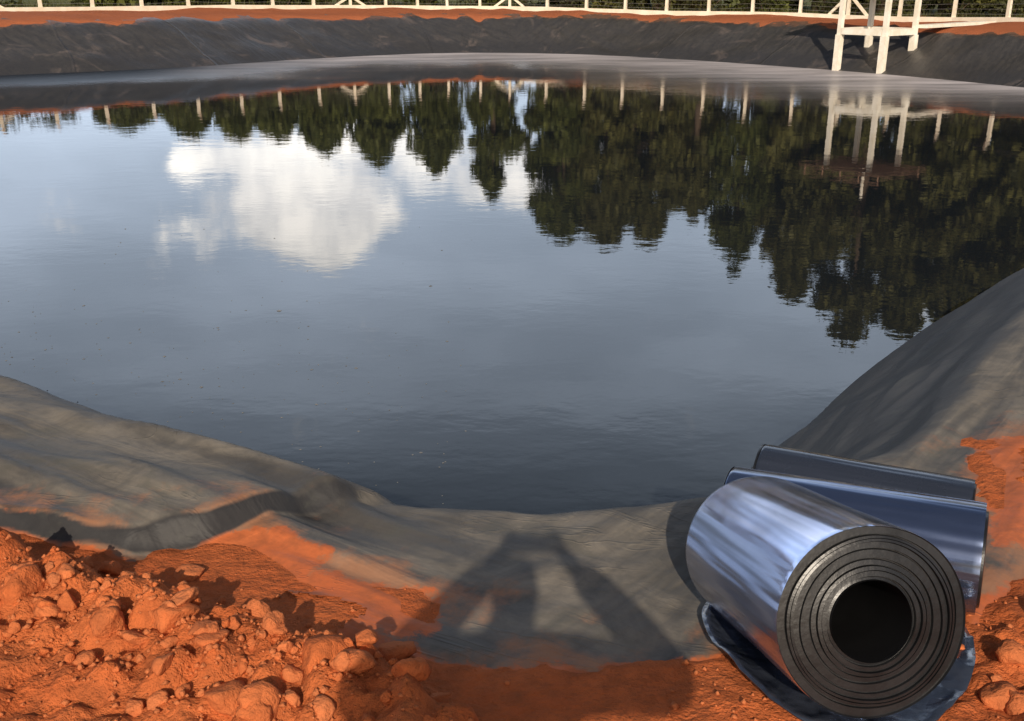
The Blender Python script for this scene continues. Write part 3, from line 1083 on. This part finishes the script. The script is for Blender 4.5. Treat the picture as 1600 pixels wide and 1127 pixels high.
while n < 230:
    if rc.random() < 0.72:
        i = rc.choice((1, 2, 2, 3, 3, 4, 5))
        t = rc.random()
        a, b_ = RIDGE[i - 1 if i == 1 else i - 1], RIDGE[i]
        x = a[0] + (b_[0] - a[0]) * t + rc.gauss(0, .10)
        y = a[1] + (b_[1] - a[1]) * t + rc.gauss(-.08, .17)
    elif rc.random() < 0.6:
        x, y = rc.uniform(-1.9, 0.3), rc.uniform(1.9, 2.6)
        if rc.random() < .5: continue
    else:
        x, y = rc.uniform(1.2, 2.1), rc.uniform(2.0, 2.7)
    _, sd, _, zs, _ = land(np.array([x]), np.array([y]))
    if sd[0] < 0.05 or x < -2.4: continue
    if x < 0.3 and rc.random() < .93:
        rq, rsd = seg_dist(np.array([x]), np.array([y]), RIDGE, False)
        if rsd[0] > 0 and rq[0] > 0.10: continue
    if 0.35 < x < 1.25 and y < 3.2: continue
    r_ = min(0.055, 0.010 + rc.expovariate(1 / 0.014))
    o = bpy.data.objects.new('soil_clod', CLODS[n % 9])
    COL.objects.link(o)
    o.location = (x, y, float(zs[0]) + r_ * 0.3)
    o.scale = (r_, r_ * rc.uniform(.8, 1.1), r_)
    o.rotation_euler = (rc.uniform(0, 6.28), rc.uniform(-.6, .6), rc.uniform(0, 6.28))
    tag(o, 'small rough lump of red soil lying loose on the bank', 'soil clod', GROUP_CLOD)
    n += 1
# crumbs too many to count
N = 4200
cx_ = rng.uniform(-2.4, 2.2, N); cy_ = rng.uniform(1.7, 3.3, N)
half = N // 2
ti = rng.integers(1, 6, half); tt = rng.random(half)
cx_[:half] = RIDGE[ti - 1, 0] * (1 - tt) + RIDGE[ti, 0] * tt + rng.normal(0, .16, half)
cy_[:half] = RIDGE[ti - 1, 1] * (1 - tt) + RIDGE[ti, 1] * tt + rng.normal(-.08, .22, half)
_, csd, czl, czs, _ = land(cx_, cy_)
rq, rsd = seg_dist(cx_, cy_, RIDGE, False)
ok = (csd > 0.01) & ~((rsd > 0) & (rq > 0.10) & (cx_ < .4) & (rng.random(N) < .93))
cx_, cy_, czs = cx_[ok], cy_[ok], czs[ok]
N = len(cx_)
ico = np.array([(0, 0, 1), (1, 0, 0), (0, 1, 0), (-1, 0, 0), (0, -1, 0), (0, 0, -1)], float)
icf = np.array([(0, 1, 2), (0, 2, 3), (0, 3, 4), (0, 4, 1), (5, 2, 1), (5, 3, 2), (5, 4, 3), (5, 1, 4)])
rr_ = np.minimum(0.003 + rng.exponential(0.0035, N), 0.016)
ra = rng.uniform(0, 6.28, N)
jit = 1 + rng.uniform(-.35, .35, (N, 6, 1))
vv = ico[None] * jit * rr_[:, None, None]
vx = vv[..., 0] * np.cos(ra)[:, None] - vv[..., 1] * np.sin(ra)[:, None]
vy = vv[..., 0] * np.sin(ra)[:, None] + vv[..., 1] * np.cos(ra)[:, None]
V = np.stack([vx + cx_[:, None], vy + cy_[:, None], vv[..., 2] * .8 + czs[:, None] + rr_[:, None] * .3], -1).reshape(-1, 3)
Fc = (icf[None] + 6 * np.arange(N)[:, None, None]).reshape(-1, 3)
crumbs = mesh_np('soil_crumbs', V, Fc, M_CLOD, smooth=True)
tag(crumbs, 'fine red crumbs scattered over the soil heap', 'soil crumbs', kind='stuff')


# ------------------------------------------------------------------ rolls of liner sheet
def make_roll_mat(name, base, metallic, rough):
    m, t, b = new_mat(name)
    tcn = t.node('ShaderNodeTexCoord')
    pos = tcn.outputs['Object']
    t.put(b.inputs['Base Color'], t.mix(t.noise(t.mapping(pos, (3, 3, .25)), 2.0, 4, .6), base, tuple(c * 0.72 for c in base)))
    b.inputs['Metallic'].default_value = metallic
    t.put(b.inputs['Roughness'], t.mapr(t.noise(pos, 5, 5, .6), .3, .7, rough * .8, rough * 1.3))
    b.inputs['Coat Weight'].default_value = 0.6
    b.inputs['Coat Roughness'].default_value = 0.12
    h = t.math('ADD', t.noise(t.mapping(pos, (9, 9, .5)), 1.2, 2, .5), t.math('MULTIPLY', t.noise(t.mapping(pos, (3, 3, 1)), 2, 2, .5), .14))
    t.put(b.inputs['Normal'], t.bump(h, 0.6, 0.055))
    return m


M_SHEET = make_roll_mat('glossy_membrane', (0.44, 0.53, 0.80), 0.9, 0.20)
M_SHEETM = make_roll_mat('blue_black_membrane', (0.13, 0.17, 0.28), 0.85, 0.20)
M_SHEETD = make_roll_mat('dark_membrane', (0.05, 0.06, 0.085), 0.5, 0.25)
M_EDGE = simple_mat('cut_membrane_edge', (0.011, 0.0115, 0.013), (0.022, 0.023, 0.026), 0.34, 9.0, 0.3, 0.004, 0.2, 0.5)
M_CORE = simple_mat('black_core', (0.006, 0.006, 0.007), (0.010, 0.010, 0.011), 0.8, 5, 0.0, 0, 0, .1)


def roll(front, back, radius, hole, label, sheet, layers=9, seed=0):
    front, back = Vector(front), Vector(back)
    L = (front - back).length
    root = bpy.data.objects.new('membrane_roll', None)
    COL.objects.link(root)
    root.empty_display_size = .1
    root.location = back
    root.rotation_euler = (front - back).to_track_quat('Z', 'Y').to_euler()     # local z runs from back to front
    tag(root, label, 'membrane roll', 'rolls of liner sheet on the bank')
    seg = 96
    rd = random.Random(seed)

    def lathe(name, prof, mat, wob=0.0, smooth=True):
        vs = []
        for r_, z_ in prof:
            for k in range(seg):
                a = 2 * math.pi * k / seg
                e = 1 + wob * math.sin(2 * a + seed) + wob * .8 * math.sin(3 * a + r_ * 55) + wob * .5 * math.sin(5 * a - r_ * 90)
                vs.append((r_ * e * math.cos(a), r_ * e * math.sin(a), z_))
        fs = []
        for i in range(len(prof) - 1):
            for k in range(seg):
                fs.append((i * seg + k, i * seg + (k + 1) % seg, (i + 1) * seg + (k + 1) % seg, (i + 1) * seg + k))
        o = mesh_np(name, vs, fs, mat, root, smooth)
        return o
    # the outer wrap, with a rounded lip
    lathe('outer_wrap', [(radius * .97, 0.0), (radius, 0.006)] + [(radius * (1 + .004 * math.sin(9 * t)), L * t) for t in np.linspace(.02, .97, 10)] +
          [(radius, L - 0.008), (radius * .995, L)], sheet, .008)
    # wound layer edges: slightly stepped, with a narrow groove between turns
    for end, z0, sg in ((0, 0.0, -1), (1, L, 1)):
        prof = [(radius * .995, z0)]
        r_ = radius * .99
        widths = [rd.uniform(.45, 1.6) for _ in range(layers)]
        tot = sum(widths)
        for w_ in widths:
            dr = (radius * .99 - hole) * w_ / tot
            h_ = rd.uniform(-.010, .010)
            prof += [(r_ - dr * .06, z0 + sg * h_), (r_ - dr * .80, z0 + sg * (h_ + .002)), (r_ - dr * .86, z0 - sg * .012), (r_ - dr * .97, z0 - sg * .012)]
            r_ -= dr
        prof.append((hole, z0))
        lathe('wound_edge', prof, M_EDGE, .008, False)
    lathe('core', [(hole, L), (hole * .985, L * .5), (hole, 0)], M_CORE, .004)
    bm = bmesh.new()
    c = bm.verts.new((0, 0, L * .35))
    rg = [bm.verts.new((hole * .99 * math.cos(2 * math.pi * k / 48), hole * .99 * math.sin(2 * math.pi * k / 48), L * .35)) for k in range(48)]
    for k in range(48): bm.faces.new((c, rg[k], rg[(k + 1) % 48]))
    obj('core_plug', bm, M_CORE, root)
    return root


def on_ground(x, y, r_):
    return (x, y, ground_z(x, y) + r_)


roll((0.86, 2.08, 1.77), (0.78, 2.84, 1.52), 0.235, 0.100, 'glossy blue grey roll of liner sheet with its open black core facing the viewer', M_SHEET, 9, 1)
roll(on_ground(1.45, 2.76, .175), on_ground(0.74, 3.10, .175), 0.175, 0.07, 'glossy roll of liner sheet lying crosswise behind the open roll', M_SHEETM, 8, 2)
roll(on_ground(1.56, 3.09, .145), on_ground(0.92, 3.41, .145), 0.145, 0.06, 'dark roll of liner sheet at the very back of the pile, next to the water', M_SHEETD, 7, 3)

# loose cut sheet under the pile
OUT = chaikin([(.57, 2.78), (.60, 2.45), (.70, 2.20), (.90, 2.06), (1.12, 2.16), (1.33, 2.42), (1.36, 2.70), (1.1, 2.85), (.8, 2.9)], 3)
cen = OUT.mean(0)
NR = 14
ring_xy = np.concatenate([cen + (OUT - cen) * k / NR for k in range(1, NR + 1)])
_, ssd, szl, szs, _ = land(ring_xy[:, 0], ring_xy[:, 1])
kk = np.repeat(np.arange(1, NR + 1) / NR, len(OUT))
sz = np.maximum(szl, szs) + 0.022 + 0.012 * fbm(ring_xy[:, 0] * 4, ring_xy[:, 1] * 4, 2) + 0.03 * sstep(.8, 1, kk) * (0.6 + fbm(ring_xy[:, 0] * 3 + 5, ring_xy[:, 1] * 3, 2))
no = len(OUT)
tv = np.column_stack([ring_xy, sz])
cz = ground_z(*cen) + .03
top_v = np.vstack([tv, [[cen[0], cen[1], cz]]])
bot_v = top_v - np.array([0, 0, 0.006])
nv = len(top_v)
fc = []
for r_ in range(NR - 1):
    for k in range(no):
        a_, b_, c_, d_ = r_ * no + k, r_ * no + (k + 1) % no, (r_ + 1) * no + (k + 1) % no, (r_ + 1) * no + k
        fc.append((a_, d_, c_, b_)); fc.append((a_ + nv, b_ + nv, c_ + nv, d_ + nv))
for k in range(no):
    a_, b_ = (NR - 1) * no + k, (NR - 1) * no + (k + 1) % no
    fc.append((a_, a_ + nv, b_ + nv, b_))
tri = [(nv - 1, k, (k + 1) % no, (k + 1) % no) for k in range(no)]
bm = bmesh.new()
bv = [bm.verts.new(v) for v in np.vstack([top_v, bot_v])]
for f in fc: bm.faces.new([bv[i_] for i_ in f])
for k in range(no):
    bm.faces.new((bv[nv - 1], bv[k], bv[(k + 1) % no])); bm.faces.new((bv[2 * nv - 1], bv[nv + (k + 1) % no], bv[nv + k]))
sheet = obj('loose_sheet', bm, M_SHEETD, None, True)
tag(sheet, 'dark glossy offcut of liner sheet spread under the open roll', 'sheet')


# ------------------------------------------------------------------ the photographer, whose shadow falls on the liner
def skin_mesh(name, nodes, links, root_name, mat, parent, subdiv=2):
    me = bpy.data.meshes.new(name)
    names = list(nodes)
    me.from_pydata([nodes[n_][0] for n_ in names], [(names.index(a), names.index(b)) for a, b in links], [])
    o = bpy.data.objects.new(name, me)
    COL.objects.link(o)
    md = o.modifiers.new('skin', 'SKIN')
    md.use_smooth_shade = True
    for i_, n_ in enumerate(names):
        r_ = nodes[n_][1]
        me.skin_vertices[0].data[i_].radius = r_ if hasattr(r_, '__len__') else (r_, r_)
        me.skin_vertices[0].data[i_].use_root = (n_ == root_name)
    o.modifiers.new('sub', 'SUBSURF').levels = subdiv
    o.modifiers['sub'].render_levels = subdiv
    dg = bpy.context.evaluated_depsgraph_get()
    dg.update()
    nm = bpy.data.meshes.new_from_object(o.evaluated_get(dg))
    o.modifiers.clear()
    o.data = nm
    nm.name = name
    nm.materials.clear(); nm.materials.append(mat)
    o.parent = parent
    o.matrix_parent_inverse = Matrix.Translation(-parent.location)
    return o


M_SKIN = simple_mat('skin', (0.20, 0.105, 0.065), (0.17, 0.085, 0.05), 0.55, 12, 0.1, 0.002)
M_HAIR = simple_mat('black_hair', (0.012, 0.010, 0.009), (0.02, 0.017, 0.015), 0.7, 30, 0.5, 0.004)
M_SHIRT = simple_mat('blue_cotton', (0.10, 0.15, 0.25), (0.08, 0.12, 0.21), 0.9, 20, 0.3, 0.004)
M_TROUSER = simple_mat('dark_cotton', (0.035, 0.035, 0.04), (0.05, 0.048, 0.05), 0.9, 20, 0.3, 0.004)
M_SHOE = simple_mat('brown_leather', (0.07, 0.04, 0.025), (0.05, 0.03, 0.02), 0.6, 12, 0.2, 0.003)
M_PHONE = simple_mat('black_glass', (0.01, 0.01, 0.011), (0.012, 0.012, 0.013), 0.15, 5, 0.0)
PYY = -0.52
gf = ground_z(0, PYY)
person = empty('person', (-0.05, PYY, gf))
tag(person, 'person in blue shirt and dark trousers holding a phone up with both hands', 'person')
N_ = {}
hx = -0.07
N_['pelvis'] = ((-0.05, PYY, gf + .86), (.155, .11))
N_['waist'] = ((-0.055, PYY + .01, gf + 1.00), (.14, .10))
N_['chest'] = ((-0.065, PYY + .03, gf + 1.18), (.165, .115))
N_['upper'] = ((-0.07, PYY + .05, gf + 1.35), (.15, .10))
N_['neck'] = ((-0.075, PYY + .08, gf + 1.43), .058)
N_['jaw'] = ((hx, PYY + .125, gf + 1.495), (.064, .075))
N_['face'] = ((hx, PYY + .12, gf + 1.57), (.080, .092))
N_['crown'] = ((hx, PYY + .10, gf + 1.64), (.066, .075))
L_ = [('pelvis', 'waist'), ('waist', 'chest'), ('chest', 'upper'), ('upper', 'neck'), ('neck', 'jaw'), ('jaw', 'face'), ('face', 'crown')]
N_['nose'] = ((hx, PYY + .225, gf + 1.555), .012); L_.append(('face', 'nose'))
PH = 3.19
for s_, sd_ in ((-1, 'l'), (1, 'r')):
    N_['sh' + sd_] = ((-.07 + s_ * .175, PYY + .06, gf + 1.36), .070)
    N_['el' + sd_] = ((s_ * .44 - .02, -.24, gf + 1.19), .052)
    N_['fa' + sd_] = ((s_ * .30, -.155, gf + 1.31), .046)
    N_['wr' + sd_] = ((s_ * .145, -.085, gf + 1.455), .032)
    N_['pa' + sd_] = ((s_ * .108, -.066, PH - .028), (.030, .016))
    L_ += [('upper', 'sh' + sd_), ('sh' + sd_, 'el' + sd_), ('el' + sd_, 'fa' + sd_), ('fa' + sd_, 'wr' + sd_), ('wr' + sd_, 'pa' + sd_)]
    for k, (dz, ln) in enumerate(((.034, .9), (.016, 1.0), (-.003, .95), (-.022, .78))):
        n1, n2, n3 = 'f%d1%s' % (k, sd_), 'f%d2%s' % (k, sd_), 'f%d3%s' % (k, sd_)
        N_[n1] = ((s_ * .098, -.034, PH + dz), .0085)
        N_[n2] = ((s_ * .082, -.0135, PH + dz + .003), .008)
        N_[n3] = ((s_ * (.082 - .024 * ln), -.0125, PH + dz + .004), .0065)
        L_ += [('pa' + sd_, n1), (n1, n2), (n2, n3)]
    N_['t1' + sd_] = ((s_ * .088, -.062, PH - .012), .011)
    N_['t2' + sd_] = ((s_ * .064, -.052, PH + .006), .009)
    L_ += [('pa' + sd_, 't1' + sd_), ('t1' + sd_, 't2' + sd_)]
    N_['hip' + sd_] = ((-.05 + s_ * .09, PYY, gf + .80), .085)
    N_['kn' + sd_] = ((-.05 + s_ * .115, PYY + .02, gf + .45), .055)
    N_['ca' + sd_] = ((-.05 + s_ * .12, PYY - .01, gf + .30), .050)
    N_['an' + sd_] = ((-.05 + s_ * .125, PYY - .02, gf + .08), .036)
    N_['to' + sd_] = ((-.05 + s_ * .14, PYY + .13, gf + .035), (.036, .024))
    N_['ear' + sd_] = ((hx + s_ * .082, PYY + .10, gf + 1.555), (.010, .018))
    L_ += [('pelvis', 'hip' + sd_), ('hip' + sd_, 'kn' + sd_), ('kn' + sd_, 'ca' + sd_), ('ca' + sd_, 'an' + sd_), ('an' + sd_, 'to' + sd_), ('face', 'ear' + sd_)]
skin_mesh('body', N_, L_, 'pelvis', M_SKIN, person)


def grow(keys, add):
    out = {}
    for k in keys:
        p, r_ = N_[k]
        out[k] = (p, tuple(x + add for x in r_) if hasattr(r_, '__len__') else r_ + add)
    return out


def sub_links(keys):
    return [l for l in L_ if l[0] in keys and l[1] in keys]


ks = ['pelvis', 'waist', 'chest', 'upper', 'shl', 'ell', 'fal', 'wrl', 'shr', 'elr', 'far', 'wrr']
skin_mesh('shirt', grow(ks, .026), sub_links(ks), 'pelvis', M_SHIRT, person)
ks = ['pelvis', 'hipl', 'knl', 'cal', 'anl', 'hipr', 'knr', 'car', 'anr']
skin_mesh('trousers', grow(ks, .016), sub_links(ks), 'pelvis', M_TROUSER, person)
for sd_ in 'lr':
    ks = ['an' + sd_, 'to' + sd_]
    skin_mesh('shoe', grow(ks, .012), sub_links(ks), 'an' + sd_, M_SHOE, person)
hn = {'a': ((hx, PYY + .07, gf + 1.57), (.086, .085)), 'b': ((hx, PYY + .085, gf + 1.645), (.084, .09)), 'c': ((hx, PYY + .10, gf + 1.69), (.06, .06))}
skin_mesh('hair', hn, [('a', 'b'), ('b', 'c')], 'a', M_HAIR, person)
for s_ in (-1, 1):
    bm = bmesh.new()
    bmesh.ops.create_uvsphere(bm, u_segments=12, v_segments=8, radius=.012)
    bmesh.ops.translate(bm, verts=bm.verts, vec=(hx + s_ * .032 + .05, PYY + .205 - PYY, 1.575))
    obj('eye', bm, M_PHONE, person, True)
bm = bmesh.new()
add_bar(bm, (-.078, -.028, PH), (.078, -.028, PH), .009, .076, .003)
phone = obj('phone', bm, M_PHONE)
tag(phone, 'black phone held up level in both hands', 'phone')
